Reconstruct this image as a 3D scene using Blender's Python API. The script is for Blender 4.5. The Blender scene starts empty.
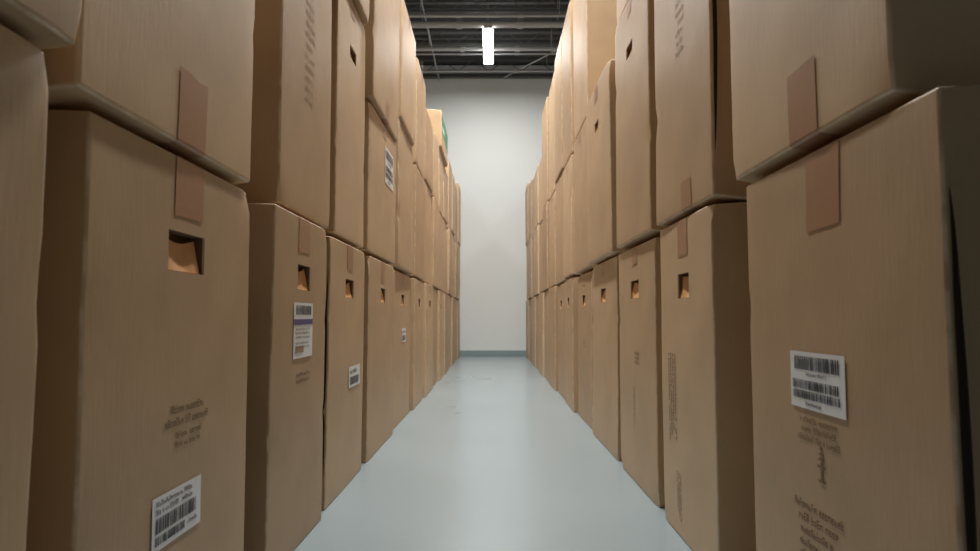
import bpy, bmesh, math, random
from mathutils import Vector, noise

S = bpy.context.scene
S.view_settings.view_transform = 'Standard'
S.view_settings.look = 'None'

# ------------------------------------------------------------------ materials
def new_mat(name):
    m = bpy.data.materials.new(name); m.use_nodes = True
    nt = m.node_tree; b = nt.nodes['Principled BSDF']
    return m, nt, b

def simple(name, col, rough=0.6, metal=0.0, emis=None, estr=0, bump=0, bscale=40):
    m, nt, b = new_mat(name)
    n = nt.nodes.new('ShaderNodeTexNoise'); n.inputs['Scale'].default_value = bscale
    n.inputs['Detail'].default_value = 4
    tc = nt.nodes.new('ShaderNodeTexCoord'); nt.links.new(tc.outputs['Object'], n.inputs['Vector'])
    mx = nt.nodes.new('ShaderNodeMix'); mx.data_type = 'RGBA'
    mx.inputs['A'].default_value = (*[c*0.92 for c in col], 1)
    mx.inputs['B'].default_value = (*[min(1, c*1.06) for c in col], 1)
    nt.links.new(n.outputs['Fac'], mx.inputs['Factor'])
    nt.links.new(mx.outputs['Result'], b.inputs['Base Color'])
    b.inputs['Roughness'].default_value = rough
    b.inputs['Metallic'].default_value = metal
    if emis:
        b.inputs['Emission Color'].default_value = (*emis, 1)
        b.inputs['Emission Strength'].default_value = estr
    if bump:
        bp = nt.nodes.new('ShaderNodeBump'); bp.inputs['Strength'].default_value = bump
        bp.inputs['Distance'].default_value = 0.01
        nt.links.new(n.outputs['Fac'], bp.inputs['Height']); nt.links.new(bp.outputs['Normal'], b.inputs['Normal'])
    return m

def cardboard():
    m, nt, b = new_mat('cardboard')
    L = nt.links.new
    tc = nt.nodes.new('ShaderNodeTexCoord'); oi = nt.nodes.new('ShaderNodeObjectInfo')
    tone = nt.nodes.new('ShaderNodeMix'); tone.data_type = 'RGBA'
    tone.inputs['A'].default_value = (0.455, 0.300, 0.168, 1)
    tone.inputs['B'].default_value = (0.59, 0.412, 0.245, 1)
    L(oi.outputs['Random'], tone.inputs['Factor'])
    big = nt.nodes.new('ShaderNodeTexNoise'); big.inputs['Scale'].default_value = 3.2
    big.inputs['Detail'].default_value = 7
    L(tc.outputs['Object'], big.inputs['Vector'])
    mp = nt.nodes.new('ShaderNodeMapping'); mp.inputs['Scale'].default_value = (70, 70, 9)
    L(tc.outputs['Object'], mp.inputs['Vector'])
    fib = nt.nodes.new('ShaderNodeTexNoise'); fib.inputs['Scale'].default_value = 1.6
    fib.inputs['Detail'].default_value = 3
    L(mp.outputs['Vector'], fib.inputs['Vector'])
    add = nt.nodes.new('ShaderNodeMath'); add.operation = 'MULTIPLY_ADD'
    L(fib.outputs['Fac'], add.inputs[0]); add.inputs[1].default_value = 0.22
    L(big.outputs['Fac'], add.inputs[2])
    mr = nt.nodes.new('ShaderNodeMapRange')
    mr.inputs['From Min'].default_value = 0.35; mr.inputs['From Max'].default_value = 0.87
    mr.inputs['To Min'].default_value = 0.86; mr.inputs['To Max'].default_value = 1.08
    L(add.outputs[0], mr.inputs['Value'])
    mul = nt.nodes.new('ShaderNodeVectorMath'); mul.operation = 'SCALE'
    L(tone.outputs['Result'], mul.inputs[0]); L(mr.outputs['Result'], mul.inputs['Scale'])
    # paler folded edges: worn fibre plus a specular highlight painted into the colour
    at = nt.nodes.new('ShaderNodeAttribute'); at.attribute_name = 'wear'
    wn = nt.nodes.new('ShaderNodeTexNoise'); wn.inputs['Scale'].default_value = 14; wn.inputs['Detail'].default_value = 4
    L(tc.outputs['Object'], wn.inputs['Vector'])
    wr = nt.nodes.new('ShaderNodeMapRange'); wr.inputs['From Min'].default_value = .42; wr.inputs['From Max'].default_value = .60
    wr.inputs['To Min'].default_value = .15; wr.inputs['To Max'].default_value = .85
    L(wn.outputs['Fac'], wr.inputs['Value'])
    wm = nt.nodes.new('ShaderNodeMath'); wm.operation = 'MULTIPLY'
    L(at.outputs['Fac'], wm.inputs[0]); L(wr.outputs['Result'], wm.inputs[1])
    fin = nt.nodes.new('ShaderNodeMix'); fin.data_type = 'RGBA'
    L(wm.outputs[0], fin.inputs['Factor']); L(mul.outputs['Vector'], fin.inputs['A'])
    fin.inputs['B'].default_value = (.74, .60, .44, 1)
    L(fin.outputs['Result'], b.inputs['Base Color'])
    b.inputs['Roughness'].default_value = 0.5
    b.inputs['Specular IOR Level'].default_value = 0.45
    bp = nt.nodes.new('ShaderNodeBump'); bp.inputs['Strength'].default_value = 0.16
    bp.inputs['Distance'].default_value = 0.012
    L(add.outputs[0], bp.inputs['Height']); L(bp.outputs['Normal'], b.inputs['Normal'])
    return m

M_CARD = cardboard()
M_TAPE = simple('paper_tape', (0.39, 0.205, 0.11), 0.38)
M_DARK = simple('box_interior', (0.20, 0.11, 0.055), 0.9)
M_FLAP = simple('handle_flap', (0.68, 0.36, 0.15), 0.7)
M_LABEL = simple('label_paper', (0.80, 0.80, 0.80), 0.5)
M_INK = simple('black_ink', (0.02, 0.02, 0.025), 0.6)
M_PRINT = simple('faded_print', (0.20, 0.12, 0.065), 0.75)
M_PURPLE = simple('purple_ink', (0.10, 0.07, 0.22), 0.6)
M_GREEN = simple('green_print', (0.05, 0.26, 0.14), 0.6)
M_EDGE = simple('scuffed_edge', (0.66, 0.50, 0.34), 0.8)
M_SLIT = simple('open_joint_gap', (0.035, 0.022, 0.012), 0.95)
M_GHOST = simple('ghost_print', (0.36, 0.24, 0.145), 0.75)
MATS = [M_CARD, M_TAPE, M_DARK, M_FLAP, M_LABEL, M_INK, M_PRINT, M_PURPLE, M_GREEN, M_EDGE, M_SLIT, M_GHOST]
CARD, TAPE, DARK, FLAP, LABEL, INK, PRINT, PURPLE, GREEN, EDGE, SLIT, GHOST = range(12)

# ------------------------------------------------------------------ box builder
def subdiv(points, step, solid=()):
    out = [points[0]]
    for a, b in zip(points, points[1:]):
        if (a, b) in solid: out.append(b); continue
        n = max(1, math.ceil((b-a)/step - 1e-6))
        for i in range(1, n+1): out.append(a+(b-a)*i/n)
    return out

class Box:
    def __init__(s, W, H, D, seed, r=0.008, hole=None, wonk=1.0, lift=0.0, sag=0.0):
        s.W, s.H, s.D, s.r, s.hole = W, H, D, r, hole
        s.rng = random.Random(seed); s.off = Vector((seed*3.17 % 50, seed*1.7 % 50, seed*.9 % 50))
        s.wonk = wonk; s.lift = lift; s.sag = sag
        s.bulge = s.rng.uniform(0.0, 0.004)*wonk
        s.lean = s.rng.uniform(-.009, .009)
        s.dents = []
        for _ in range(5):
            s.dents.append((Vector((D/2, s.rng.choice([-1, 1])*W/2, s.rng.choice([0.01, 0.35, 0.7, 0.99, 0.99])*H)),
                            s.rng.uniform(0.003, 0.008)*wonk, s.rng.uniform(0.02, 0.04)))
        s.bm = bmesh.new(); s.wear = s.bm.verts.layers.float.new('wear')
        s.shell()
    def deform(s, p):
        W, H, D = s.W, s.H, s.D
        u = max(-1, min(1, p.y/(W/2))); v = max(0, min(1, p.z/H)); w = max(-1, min(1, p.x/(D/2)))
        q = p.copy(); pv = 4*v*(1-v)
        q.x += w*s.bulge*(1-u*u)*pv
        q.y += u*s.bulge*0.6*(1-w*w)*pv
        nv = noise.noise_vector(p*2.0+s.off)
        n2 = noise.noise_vector(p*8+s.off)
        q.x += (nv.x*0.0020 + n2.x*0.0009)*s.wonk
        q.y += (nv.y*0.0018 + n2.y*0.0006)*s.wonk
        fz = min(1, v*6)*min(1, (1-v)*6)
        q.z += nv.z*0.002*fz*s.wonk
        if s.lift or s.sag:
            k = max(0, (w-.35)/.65)**1.5
            q.z += s.lift*k*(1-v)**4
            q.z -= s.sag*k*v**6
        for dp, amt, rad in s.dents:
            d = (p-dp).length
            if d < rad*3:
                k = amt*math.exp(-(d/rad)**2)
                q.x -= k; q.y -= math.copysign(k*0.7, dp.y)
        q.x += s.lean*v
        return q
    def rnd(s, p):
        W, H, D, r = s.W/2, s.H, s.D/2, s.r
        i = Vector((max(-D+r, min(D-r, p.x)), max(-W+r, min(W-r, p.y)), max(r, min(H-r, p.z))))
        d = p-i
        if d.length < 1e-9: return p
        return i+d.normalized()*min(r, max(abs(d.x), abs(d.y), abs(d.z)))
    def shell(s):
        W, H, D, r = s.W/2, s.H, s.D/2, s.r
        e = r*0.42
        ys = [-W, -W+e, -W+r, W-r, W-e, W]; zs = [0, e, r, H-r, H-e, H]
        if s.hole:
            hs, hz, hw, hh = s.hole
            ys = [-W, -W+e, -W+r, hs-hw/2, hs+hw/2, W-r, W-e, W]
            zs = [0, e, r, hz-hh/2, hz+hh/2, H-r, H-e, H]
        X = subdiv([-D, -D+e, -D+r, D-r, D-e, D], 0.12)
        sol = [(hs-hw/2, hs+hw/2)] if s.hole else []
        Y = subdiv(ys, 0.06, sol)
        solz = [(hz-hh/2, hz+hh/2)] if s.hole else []
        Z = subdiv(zs, 0.06, solz)
        nx, ny, nz = len(X)-1, len(Y)-1, len(Z)-1
        vd = {}; bm = s.bm
        def V(i, j, k):
            if (i, j, k) not in vd:
                v = bm.verts.new(s.deform(s.rnd(Vector((X[i], Y[j], Z[k])))))
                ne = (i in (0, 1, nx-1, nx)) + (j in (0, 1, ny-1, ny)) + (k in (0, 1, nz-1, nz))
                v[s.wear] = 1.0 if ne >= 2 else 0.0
                vd[(i, j, k)] = v
            return vd[(i, j, k)]
        def F(a, b, c, d, m=CARD):
            f = bm.faces.new((a, b, c, d)); f.material_index = m; f.smooth = True; return f
        hc = None
        if s.hole:
            hc = (min(range(len(Y)), key=lambda j: abs(Y[j]-(hs-hw/2))), min(range(len(Z)), key=lambda k: abs(Z[k]-(hz-hh/2))))
        for j in range(ny):
            for k in range(nz):
                F(V(0, j, k), V(0, j, k+1), V(0, j+1, k+1), V(0, j+1, k))
                if hc and (j, k) == hc: continue
                F(V(nx, j, k), V(nx, j+1, k), V(nx, j+1, k+1), V(nx, j, k+1))
        for i in range(nx):
            for k in range(nz):
                F(V(i, 0, k), V(i+1, 0, k), V(i+1, 0, k+1), V(i, 0, k+1))
                F(V(i, ny, k), V(i, ny, k+1), V(i+1, ny, k+1), V(i+1, ny, k))
            for j in range(ny):
                F(V(i, j, 0), V(i, j+1, 0), V(i+1, j+1, 0), V(i+1, j, 0))
                F(V(i, j, nz), V(i+1, j, nz), V(i+1, j+1, nz), V(i, j+1, nz))
        if hc:
            j, k = hc
            o = [V(nx, j, k), V(nx, j+1, k), V(nx, j+1, k+1), V(nx, j, k+1)]
            inn = [bm.verts.new(v.co-Vector((0.006, 0, 0))) for v in o]
            deep = [bm.verts.new(v.co-Vector((0.045, 0, 0))) for v in o]
            for a in range(4):
                b = (a+1) % 4
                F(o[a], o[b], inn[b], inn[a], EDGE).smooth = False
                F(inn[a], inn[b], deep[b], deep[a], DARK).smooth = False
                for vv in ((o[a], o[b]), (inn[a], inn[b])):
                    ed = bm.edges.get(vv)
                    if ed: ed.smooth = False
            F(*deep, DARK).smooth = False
            bl, br, tr, tl = [v.co for v in inn]
            hw_ = (tr-tl)
            pts = []
            for t in range(9):
                u = t/8
                top_gap = .10+.16*max(0, math.sin(u*3.1+s.off.x))
                ctop = tl+hw_*(0.02+0.92*u)-Vector((0.014+.004*u, 0, (tl.z-bl.z)*top_gap))
                cb = tl+hw_*(0.02+0.92*u)-Vector((.001, 0, (tl.z-bl.z)*.98))
                pts.append((bm.verts.new(ctop), bm.verts.new((ctop+cb)/2+Vector((0.004*math.sin(u*9+s.off.y), 0, 0))), bm.verts.new(cb)))
            for a, b in zip(pts, pts[1:]):
                F(a[0], a[1], b[1], b[0], FLAP); F(a[1], a[2], b[2], b[1], FLAP)
    def patch(s, s0, s1, z0, z1, m, off, n=5):
        g = []
        for a in range(n+1):
            row = []
            for b in range(n+1):
                y = s0+(s1-s0)*a/n; z = z0+(z1-z0)*b/n
                row.append(s.bm.verts.new(s.deform(Vector((s.D/2, y, z)))+Vector((off, 0, 0))))
            g.append(row)
        for a in range(n):
            for b in range(n):
                f = s.bm.faces.new((g[a][b], g[a+1][b], g[a+1][b+1], g[a][b+1])); f.material_index = m; f.smooth = True
    def tape(s, c, w, drop, top=True, over=True):
        D, H, r = s.D/2, s.H, s.r
        o = 0.0016
        path = []
        for t in range(9): path.append((-D+r+(2*D-2*r)*t/8, H, 0, 1))
        for t in range(1, 5):
            a = math.pi/2*(1-t/5); path.append((D-r+r*math.cos(a), H-r+r*math.sin(a), math.cos(a), math.sin(a)))
        n = max(2, int(drop/0.03))
        for t in range(n+1): path.append((D, H-r-(drop-r)*t/n, 1, 0))
        rows = []; sk = s.rng.uniform(-.02, .02)
        for ii, (x, z, nx, nz) in enumerate(path):
            row = []
            for k in range(4):
                y = c-w/2+w*k/3+(sk*(H-z)/max(drop, .01)*.5)
                jag = s.rng.uniform(-0.004, 0.004) if ii == len(path)-1 else 0
                zz = z+jag
                if not top: zz = H-zz
                p = s.deform(Vector((x, y, zz)))
                row.append(s.bm.verts.new(p+Vector((nx*o, 0, (nz if top else -nz)*o*0.6))))
            rows.append(row)
        for a, b in zip(rows, rows[1:]):
            for k in range(3):
                vs = (a[k], a[k+1], b[k+1], b[k]) if not top else (a[k], b[k], b[k+1], a[k+1])
                f = s.bm.faces.new(vs); f.material_index = TAPE; f.smooth = True
    def quad(s, s0, s1, z0, z1, m, off, vertical=False, piv=(0, 0)):
        vs = []
        for (y, z) in ((s0, z0), (s1, z0), (s1, z1), (s0, z1)):
            if vertical:
                dy, dz = y-piv[0], z-piv[1]; y = piv[0]+dz; z = piv[1]-dy
            vs.append(s.bm.verts.new(s.deform(Vector((s.D/2, y, z)))+Vector((off, 0, 0))))
        f = s.bm.faces.new(vs); f.material_index = m; f.smooth = True
    def words(s, s0, s1, ztop, lines, lh, m=PRINT, off=0.0014, vertical=False, center=False):
        R = s.rng
        for l in range(lines):
            a = s0; end = s0+(s1-s0)*R.uniform(0.72, 1.0)
            if center:
                d = (s1-end)/2; a += d; end += d
            z1 = ztop-l*lh*1.5
            while a < end-lh*0.4:
                ww = lh*R.uniform(0.42, 0.62)
                if R.random() < 0.13: a += lh*0.45; continue
                hh = lh*R.choice([0.66, 0.66, 0.95]); st = lh*0.15; zb = z1-lh
                q = lambda x0, x1, y0, y1: s.quad(a+x0, a+x1, zb+y0, zb+y1, m, off, vertical, (s0, ztop))
                q(0, st, 0, hh)
                k = R.random()
                if k < .75: q(st, ww, hh-st, hh)
                if k > .3: q(st, ww, hh*.42, hh*.42+st)
                if k > .5: q(st, ww, 0, st)
                if k < .45: q(ww-st, ww, 0, hh-st)
                a += ww+lh*0.15
    def barcode(s, s0, s1, z0, z1):
        a = s0; R = s.rng
        while a < s1-0.003:
            w = R.choice([0.0022, 0.0035, 0.0055]); s.quad(a, min(a+w, s1), z0, z1, INK, 0.0032); a += w+R.choice([0.002, 0.003, 0.0045])
    def label(s, s0, s1, z0, z1, style='ship'):
        s.patch(s0, s1, z0, z1, LABEL, 0.0022)
        w, h = s1-s0, z1-z0
        if style == 'ship':
            s.barcode(s0+.09*w, s1-.07*w, z0+.68*h, z0+.92*h)
            s.words(s0+.3*w, s1-.2*w, z0+.64*h, 1, .06*h, INK, .0032)
            s.barcode(s0+.05*w, s1-.08*w, z0+.34*h, z0+.50*h)
            s.barcode(s0+.05*w, s1-.08*w, z0+.17*h, z0+.31*h)
            s.words(s0+.3*w, s1-.3*w, z0+.13*h, 1, .07*h, INK, .0032)
        elif style == 'purple':
            s.barcode(s0+.1*w, s1-.1*w, z0+.78*h, z0+.95*h)
            s.patch(s0+.01*w, s1-.01*w, z0+.60*h, z0+.70*h, PURPLE, .0034)
            s.words(s0+.08*w, s1-.08*w, z0+.55*h, 3, .05*h, PRINT, .0034)
            s.patch(s0+.08*w, s1-.5*w, z0+.1*h, z0+.22*h, GHOST, .0034, 2)
            s.words(s0+.1*w, s1-.15*w, z0+.30*h, 2, .05*h, PRINT, .0034)
        elif style == 'text':
            s.words(s0+.06*w, s1-.2*w, z0+.92*h, 2, .10*h, INK, .0034)
            s.barcode(s0+.06*w, s1-.1*w, z0+.32*h, z0+.60*h)
            s.barcode(s0+.06*w, s1-.35*w, z0+.10*h, z0+.26*h)
            s.words(s0+.70*w, s1-.04*w, z0+.24*h, 1, .09*h, INK, .0034)
        elif style == 'small':
            s.barcode(s0+.1*w, s1-.1*w, z0+.12*h, z0+.5*h)
            s.words(s0+.1*w, s1-.1*w, z0+.88*h, 1, .22*h, INK, .0034)
    def logo(s, c, z, k):
        s.quad(c-k*.12, c+k*.12, z-k*.9, z+k*.2, PRINT, .0014)
        s.quad(c-k*.45, c+k*.45, z-k*.15, z, PRINT, .0014)
        for t in range(3):
            y = z+k*(.25+.28*t); ww = k*(.42-.12*t)
            vs = [s.bm.verts.new(s.deform(Vector((s.D/2, a, b)))+Vector((.0014, 0, 0))) for a, b in ((c-ww, y), (c+ww, y), (c, y+k*.26))]
            f = s.bm.faces.new(vs); f.material_index = PRINT
        s.quad(c-k*.4, c+k*.4, z-k*.95, z-k*.8, PRINT, .0014)
    # glue joint that has sprung open: dark lens-shaped gap with a raised paper lip, on the side face by the corner
    def slit(s, ysign, z0, z1, wid=0.011, inset=0.010):
        bm = s.bm; n = 16; x0 = s.D/2-inset; rows = []
        for k in range(n+1):
            u = k/n; z = z0+(z1-z0)*u; op = wid*math.sin(math.pi*u)**.7+.0008
            a = s.deform(Vector((x0, ysign*s.W/2, z)))+Vector((0, ysign*.0015, 0))
            b = s.deform(Vector((x0-op, ysign*s.W/2, z)))+Vector((0, ysign*.0015, 0))
            c = s.deform(Vector((x0-op-.02, ysign*s.W/2, z)))
            rows.append([bm.verts.new(a), bm.verts.new(b), bm.verts.new(b+Vector((0, ysign*op*.7, 0))), bm.verts.new(c)])
        for a, b in zip(rows, rows[1:]):
            f = bm.faces.new((a[0], a[1], b[1], b[0])); f.material_index = SLIT
            f = bm.faces.new((a[1], a[2], b[2], b[1])); f.material_index = SLIT
            f = bm.faces.new((a[2], a[3], b[3], b[2])); f.material_index = CARD
    def finish(s, side, face_x, y_near, z0, rot=0.0):
        me = bpy.data.meshes.new('cardboard_box')
        bmesh.ops.recalc_face_normals(s.bm, faces=[f for f in s.bm.faces if f.material_index == CARD])
        s.bm.to_mesh(me); s.bm.free()
        for m in MATS: me.materials.append(m)
        ob = bpy.data.objects.new('cardboard_box', me); S.collection.objects.link(ob)
        wn = ob.modifiers.new('wn', 'WEIGHTED_NORMAL'); wn.keep_sharp = True; wn.weight = 60
        cy = y_near+s.W/2
        if side < 0:
            ob.location = (-(face_x+s.D/2), cy, z0); ob.rotation_euler = (0, 0, rot)
        else:
            ob.location = (face_x+s.D/2, cy, z0); ob.rotation_euler = (0, 0, math.pi+rot)
        return ob

HALF = 0.75; DEPTH = 0.62
def T(y0, y1, h, off=0.0, **k):
    d = dict(y0=y0, y1=y1, h=h, off=off); d.update(k); return d

LEFT = [
 [T(.18, 1.03, 1.30, .03), T(.15, 1.06, 1.30, .065)],
 [T(1.20, 2.02, 1.262, .0, hole=1, tape=('t', .0, .15, .15), L1=1), T(1.14, 1.99, 1.32, .005, tape=('b', .02, .15, .19), ghost=1)],
 [T(2.19, 2.87, 1.258, .01, hole=1, tape=('t', .0, .14, .14), L2=1), T(2.28, 2.97, 1.32, .0, ghost=1)],
 [T(3.00, 3.80, 1.255, -.005, hole=1, tape=('t', .0, .13, .14), L3=1, slit=-1), T(3.08, 3.76, 1.32, .0, hole=1), T(2.98, 3.75, 1.0, .02)],
 [T(3.96, 4.93, 1.255, .0, hole=1, tape=('t', .0, .13, .14)), T(3.92, 4.95, .95, .0, L4u=1), T(3.90, 4.98, 1.25, .02, tape=('b', 0, .14, .14))],
 [T(5.08, 6.05, 1.255, -.02, hole=1, L5=1), T(5.1, 6.08, 1.2, .01), T(5.12, 6.05, 1.04, .02)],
 [T(6.20, 7.05, 1.25, .0, hole=1), T(6.2, 7.06, 1.1, .01), T(6.2, 7.05, 1.06, .01, ghost=1)],
 [T(7.20, 8.0, 1.255, .015, hole=1), T(7.2, 8.0, 1.14, -.01), T(7.15, 8.0, .84, .01)],
 [T(8.13, 8.88, 1.25, -.01), T(8.12, 8.9, 1.14, .01), T(8.12, 8.88, .84, .0)],
 [T(9.02, 9.85, 1.255, .01, hole=1), T(9.0, 9.87, 1.1, .0), T(9.05, 9.87, .9, .0), T(9.0, 10.3, .54, .03, green=1)],
 [T(9.98, 10.8, 1.25, .02), T(9.98, 10.82, 1.15, -.01), T(9.98, 10.8, .84, .0)],
 [T(10.93, 11.75, 1.255, .0), T(10.93, 11.77, 1.12, .015), T(10.93, 11.75, 1.2, .0)],
 [T(11.88, 12.7, 1.25, .015), T(11.88, 12.72, 1.2, .0), T(11.88, 12.7, 1.1, .01)],
 [T(12.83, 13.65, 1.255, .0), T(12.83, 13.67, 1.1, .02), T(12.83, 13.67, 1.2, .0)],
 [T(13.8, 14.65, 1.25, .015), T(13.8, 14.65, 1.2, .01), T(13.8, 14.65, 1.3, .02)],
]
RIGHT = [
 [T(1.08, 1.92, 1.265, .0, tape=('t', .03, .15, .19), R1=1, slit=1), T(1.19, 2.0, 1.32, .01, tape=('b', .06, .14, .19), ghost=1)],
 [T(2.20, 2.89, 1.262, .01, hole=1, tape=('t', .0, .13, .15), R2=1), T(2.18, 2.91, 1.33, .015, tape=('b', .08, .12, .12), ghost=2, slit=1)],
 [T(3.05, 3.88, 1.255, .0, hole=1, tape=('t', .0, .12, .1), small=1), T(3.04, 3.86, 1.36, .015, hole=1), T(3.05, 3.88, 1.0, .0)],
 [T(4.02, 4.96, 1.255, .0, hole=1), T(4.0, 4.93, 1.24, .025, hole=1, tape=('t', .0, .12, .12))],
 [T(5.13, 5.93, 1.25, -.015, hole=1, small=1), T(5.1, 5.93, 1.22, .0), T(5.1, 5.93, 1.5, .0)],
 [T(6.05, 6.76, 1.255, .01, hole=1), T(6.05, 6.78, 1.15, .02), T(6.05, 6.78, 1.5, .01)],
 [T(6.88, 7.70, 1.25, -.01, hole=1), T(6.88, 7.72, 1.2, .0), T(6.88, 7.7, 1.5, .015)],
 [T(7.83, 8.65, 1.255, .015), T(7.83, 8.67, 1.15, .0), T(7.83, 8.67, 1.5, .0)],
 [T(8.78, 9.6, 1.25, .0), T(8.78, 9.62, 1.2, .015), T(8.78, 9.6, 1.45, .01)],
 [T(9.73, 10.55, 1.255, .015), T(9.73, 10.57, 1.1, .0), T(9.73, 10.57, 1.0, .0)],
 [T(10.68, 11.47, 1.25, .0), T(10.68, 11.47, 1.15, .015), T(10.68, 11.47, 1.0, .01)],
 [T(11.58, 12.4, 1.255, .015), T(11.58, 12.42, 1.1, .0), T(11.58, 12.4, 1.1, .0)],
 [T(12.53, 13.48, 1.25, .0), T(12.53, 13.48, 1.2, .02), T(12.53, 13.4, 1.1, .01)],
 [T(13.6, 14.65, 1.255, .015), T(13.6, 14.65, 1.2, .0), T(13.6, 14.6, 1.25, .02)],
]

seed = 1
for side, cols in ((-1, LEFT), (1, RIGHT)):
    for ci, col in enumerate(cols):
        z = 0.0
        for ti, t in enumerate(col):
            seed += 1
            W = t['y1']-t['y0']; H = t['h']
            rng = random.Random(seed*7)
            hole = None
            if t.get('hole'):
                hw = min(.19, W*.24); hole = (rng.uniform(-.01, .01), H-.235, hw, .098)
                if side > 0 and ci == 1: hole = (.0, H-.27, .15, .098)
                if ti > 0: hole = (0, H-.3, .15, .07)
            B = Box(W, H, DEPTH, seed, hole=hole, r=0.007 if ti == 0 else 0.009, wonk=1.0,
                    lift=0 if ti == 0 else rng.uniform(.014, .024), sag=rng.uniform(.006, .016))
            cy = (t['y0']+t['y1'])/2
            def sy(y):
                return (y-cy) if side < 0 else (cy-y)
            if 'tape' in t:
                kind, c, w, dr = t['tape']; B.tape(c, w, dr, top=(kind == 't'))
            else:
                B.tape(0, .11, .10, top=True)
            if t.get('L1'):
                B.words(sy(1.51), sy(1.74), .66, 2, .020, PRINT, center=True)
                B.words(sy(1.56), sy(1.70), .595, 2, .015, PRINT, center=True)
                B.label(sy(1.465), sy(1.705), .345, .465, 'text')
            if t.get('L2'):
                B.label(sy(2.405), sy(2.65), .715, .925, 'purple')
                B.words(sy(2.44), sy(2.63), .66, 2, .016, PRINT, center=True)
            if t.get('L3'):
                B.label(sy(3.41), sy(3.69), .50, .61, 'small')
            if t.get('L5'):
                B.label(sy(5.5), sy(5.75), .66, .78, 'small')
            if t.get('L4u'):
                B.label(sy(4.45), sy(4.80), 1.80-z, 2.06-z, 'ship')
            if t.get('R1'):
                B.label(sy(1.655), sy(1.40), .650, .785, 'ship')
                B.words(sy(1.63), sy(1.42), .632, 3, .0145, PRINT, center=True)
                B.logo(sy(1.515), .53, .042)
                B.words(sy(1.66), sy(1.42), .43, 5, .02, PRINT, center=True)
            if t.get('R2'):
                B.words(sy(2.66), sy(2.66)+.42, .72, 4, .020, PRINT, vertical=True)
                B.words(sy(2.62), sy(2.62)+.2, .25, 3, .014, PRINT, vertical=True)
            if t.get('small'):
                B.words(-.02, .10, H*.55, 3, .016, PRINT)
                B.words(-.02, .25, H*.40, 2, .018, GHOST, vertical=True)
            if t.get('ghost') == 1:
                for q in range(16): B.words(-.06, .08, 1.18-q*.045, 1, .028, GHOST)
            if t.get('ghost') == 2:
                for q in range(8): B.words(-.03, .08, .95-q*.04, 1, .024, GHOST)
            if t.get('green'):
                B.patch(-W*.47, W*.47, H*.40, H*.92, GREEN, .002)
                B.patch(-W*.40, -W*.12, H*.5, H*.62, LABEL, .003)
            if t.get('slit'):
                B.slit(-1 if side < 0 else 1, H*.12, H*.86)
            B.finish(side, HALF-t['off'], t['y0'], z, rng.uniform(-.012, .012))
            z += H

# ------------------------------------------------------------------ room
def mesh_obj(name, boxes, mat, parent=None, bevel=0):
    bm = bmesh.new()
    for (x0, x1, y0, y1, z0, z1) in boxes:
        v = [bm.verts.new((x, y, z)) for x in (x0, x1) for y in (y0, y1) for z in (z0, z1)]
        for f in ((0, 1, 3, 2), (4, 6, 7, 5), (0, 4, 5, 1), (2, 3, 7, 6), (0, 2, 6, 4), (1, 5, 7, 3)):
            bm.faces.new([v[i] for i in f])
    bmesh.ops.recalc_face_normals(bm, faces=bm.faces)
    me = bpy.data.meshes.new(name); bm.to_mesh(me); bm.free(); me.materials.append(mat)
    ob = bpy.data.objects.new(name, me); S.collection.objects.link(ob)
    if bevel:
        mo = ob.modifiers.new('b', 'BEVEL'); mo.width = bevel; mo.segments = 2
    if parent: ob.parent = parent
    return ob

XW = 4.5; YB = -3.5; YF = 14.9; ZC = 6.75
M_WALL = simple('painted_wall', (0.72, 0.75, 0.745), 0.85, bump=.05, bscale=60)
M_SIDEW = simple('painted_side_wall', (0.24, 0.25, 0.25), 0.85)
M_BASE = simple('baseboard_paint', (0.22, 0.29, 0.305), 0.5)
M_DECK = simple('steel_deck', (0.055, 0.06, 0.062), 0.6)
M_STEEL = simple('grey_steel', (0.10, 0.105, 0.105), 0.5)
M_PIPE = simple('pipe_metal', (0.40, 0.41, 0.41), 0.4, metal=.1)

mf, nt, b = new_mat('epoxy_floor')
tc = nt.nodes.new('ShaderNodeTexCoord')
n = nt.nodes.new('ShaderNodeTexNoise'); n.inputs['Scale'].default_value = .9; n.inputs['Detail'].default_value = 6
n2 = nt.nodes.new('ShaderNodeTexNoise'); n2.inputs['Scale'].default_value = 160; n2.inputs['Detail'].default_value = 2
nt.links.new(tc.outputs['Object'], n.inputs['Vector']); nt.links.new(tc.outputs['Object'], n2.inputs['Vector'])
cr = nt.nodes.new('ShaderNodeValToRGB')
cr.color_ramp.elements[0].position = .3; cr.color_ramp.elements[0].color = (.265, .335, .365, 1)
cr.color_ramp.elements[1].position = .7; cr.color_ramp.elements[1].color = (.295, .368, .400, 1)
nt.links.new(n.outputs['Fac'], cr.inputs['Fac']); nt.links.new(cr.outputs['Color'], b.inputs['Base Color'])
mr = nt.nodes.new('ShaderNodeMapRange'); mr.inputs['To Min'].default_value = .24; mr.inputs['To Max'].default_value = .34
nt.links.new(n.outputs['Fac'], mr.inputs['Value']); nt.links.new(mr.outputs['Result'], b.inputs['Roughness'])
b.inputs['Coat Weight'].default_value = .35; b.inputs['Coat Roughness'].default_value = .18
bp = nt.nodes.new('ShaderNodeBump'); bp.inputs['Strength'].default_value = .02; bp.inputs['Distance'].default_value = .01
nt.links.new(n2.outputs['Fac'], bp.inputs['Height']); nt.links.new(bp.outputs['Normal'], b.inputs['Normal'])

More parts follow.
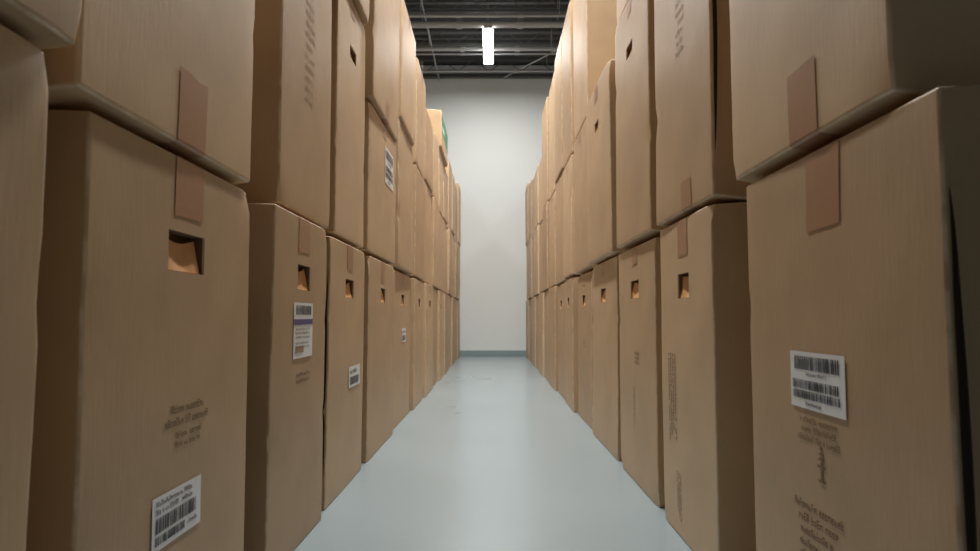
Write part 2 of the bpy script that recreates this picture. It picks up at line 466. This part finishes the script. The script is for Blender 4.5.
mesh_obj('floor', [(-XW, XW, YB, YF, -.1, 0)], mf)
mesh_obj('wall_back', [(-XW, XW, YF, YF+.15, 0, ZC)], M_WALL)
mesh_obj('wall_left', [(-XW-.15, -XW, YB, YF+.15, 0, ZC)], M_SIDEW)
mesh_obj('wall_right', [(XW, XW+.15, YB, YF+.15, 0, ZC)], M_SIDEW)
mesh_obj('wall_front', [(-XW, XW, YB-.15, YB, 0, ZC)], M_SIDEW)
mesh_obj('baseboard_back', [(-XW, XW, YF-.02, YF, 0, .13)], M_BASE, bevel=.004)
mesh_obj('baseboard_left', [(-XW, -XW+.02, YB, YF-.02, 0, .13)], M_BASE)
mesh_obj('baseboard_right', [(XW-.02, XW, YB, YF-.02, 0, .13)], M_BASE)

bm = bmesh.new(); y = YB; prof = []
while y < YF:
    prof += [(y, ZC), (y+.10, ZC), (y+.13, ZC+.07), (y+.23, ZC+.07)]; y += .26
prof.append((YF+.15, ZC))
pv = None
for (y, zz) in prof:
    a = bm.verts.new((-XW-.15, y, zz)); c = bm.verts.new((XW+.15, y, zz))
    if pv: bm.faces.new((pv[0], a, c, pv[1]))
    pv = (a, c)
me = bpy.data.meshes.new('ceiling'); bm.to_mesh(me); bm.free(); me.materials.append(M_DECK)
ceil = bpy.data.objects.new('ceiling', me); S.collection.objects.link(ceil)
so = ceil.modifiers.new('s', 'SOLIDIFY'); so.thickness = .02

def rod(bm, p, q, r, n=10):
    p, q = Vector(p), Vector(q); d = q-p
    res = bmesh.ops.create_cone(bm, cap_ends=True, segments=n, radius1=r, radius2=r, depth=d.length)
    rot = d.to_track_quat('Z', 'Y').to_matrix().to_4x4(); rot.translation = (p+q)/2
    bmesh.ops.transform(bm, matrix=rot, verts=res['verts'])
def bm_obj(name, bm, mat, parent=None):
    me = bpy.data.meshes.new(name); bm.to_mesh(me); bm.free(); me.materials.append(mat)
    ob = bpy.data.objects.new(name, me); S.collection.objects.link(ob)
    if parent: ob.parent = parent
    return ob

yj = YB+.6
while yj < YF-.2:
    bm = bmesh.new()
    for zz in (ZC-.03, ZC-.30):
        for dy in (-.03, .03):
            res = bmesh.ops.create_cube(bm, size=1)
            bmesh.ops.scale(bm, vec=(2*XW, .045, .045), verts=res['verts'])
            bmesh.ops.translate(bm, vec=(0, yj+dy, zz), verts=res['verts'])
    x = -XW+.1; up = True
    while x < XW-.4:
        rod(bm, (x, yj, ZC-.30 if up else ZC-.03), (x+.36, yj, ZC-.03 if up else ZC-.30), .009, 6)
        x += .36; up = not up
    bm_obj('roof_joist', bm, M_STEEL); yj += 1.45
mesh_obj('trim_1', [(-XW, XW, YF-.12, YF, 6.43, 6.50)], M_STEEL)

bm = bmesh.new()
for yy, zz, r in ((11.75, 6.28, .06), (11.45, 6.30, .025), (13.0, 6.34, .04), (13.25, 6.34, .02), (14.2, 6.34, .025), (10.3, 6.2, .04), (6.0, 6.25, .04)):
    rod(bm, (-XW, yy, zz), (XW, yy, zz), r, 14)
    for x in (-3.2, -1.3, 1.2, 3.1): rod(bm, (x, yy, zz), (x, yy, ZC), .007, 6)
    for x in (-2.4, -.62, .5, 2.2):   # pipe couplings
        rod(bm, (x-.05, yy, zz), (x+.05, yy, zz), r*1.35, 14)
rod(bm, (-1.25, YB, 6.40), (-1.25, YF, 6.40), .014, 10)
rod(bm, (.25, 14.7, 6.38), (1.5, 12.9, 6.38), .016, 8)
bm_obj('ceiling_pipework', bm, M_PIPE)

M_TUBE = simple('lamp_diffuser', (.9, .9, .9), .4, emis=(1.0, .995, .96), estr=16)
M_HOUS = simple('lamp_housing', (.35, .35, .35), .4)
def strip_light(y, x=0, power=110, zl=6.16, L=1.6):
    e = bpy.data.objects.new('strip_light', None); S.collection.objects.link(e); e.location = (x, y, zl)
    bm = bmesh.new()
    res = bmesh.ops.create_cube(bm, size=1); bmesh.ops.scale(bm, vec=(.15, L, .05), verts=res['verts'])
    bmesh.ops.translate(bm, vec=(0, 0, .05), verts=res['verts'])
    for dy in (-L*.4, L*.4): rod(bm, (0, dy, .07), (0, dy, ZC-zl), .006, 6)
    bm_obj('housing', bm, M_HOUS, e)
    bm = bmesh.new(); res = bmesh.ops.create_cube(bm, size=1)
    bmesh.ops.scale(bm, vec=(.19, L-.02, .045), verts=res['verts'])
    bmesh.ops.bevel(bm, geom=bm.edges[:], offset=.008, segments=2, affect='EDGES')
    bm_obj('diffuser', bm, M_TUBE, e)
    ld = bpy.data.lights.new('lamp', 'AREA'); ld.shape = 'RECTANGLE'; ld.size = .18; ld.size_y = L
    ld.energy = power; ld.color = (1.0, .985, .95)
    lo = bpy.data.objects.new('lamp', ld); S.collection.objects.link(lo); lo.parent = e; lo.location = (0, 0, -.03)
for y, p in ((12.5, 85), (8.3, 265), (4.1, 275)):
    strip_light(y, -.09, p)
for x in (-3.2, 3.2):  # unseen side fixtures, added to lift ambient light over the stacks and ceiling
    strip_light(9.5, x, 65)

w = bpy.data.worlds.new('World'); S.world = w; w.use_nodes = True
w.node_tree.nodes['Background'].inputs['Color'].default_value = (.5, .52, .55, 1)
w.node_tree.nodes['Background'].inputs['Strength'].default_value = .3

cam = bpy.data.cameras.new('camera'); co = bpy.data.objects.new('camera', cam); S.collection.objects.link(co)
cam.lens = 24; cam.sensor_width = 36; cam.clip_start = .02
co.location = (0, 0, .865); co.rotation_euler = (math.radians(90+3.72), 0, math.radians(.26))
cam.dof.use_dof = True; cam.dof.focus_distance = 3.0; cam.dof.aperture_fstop = 4.0
S.camera = co
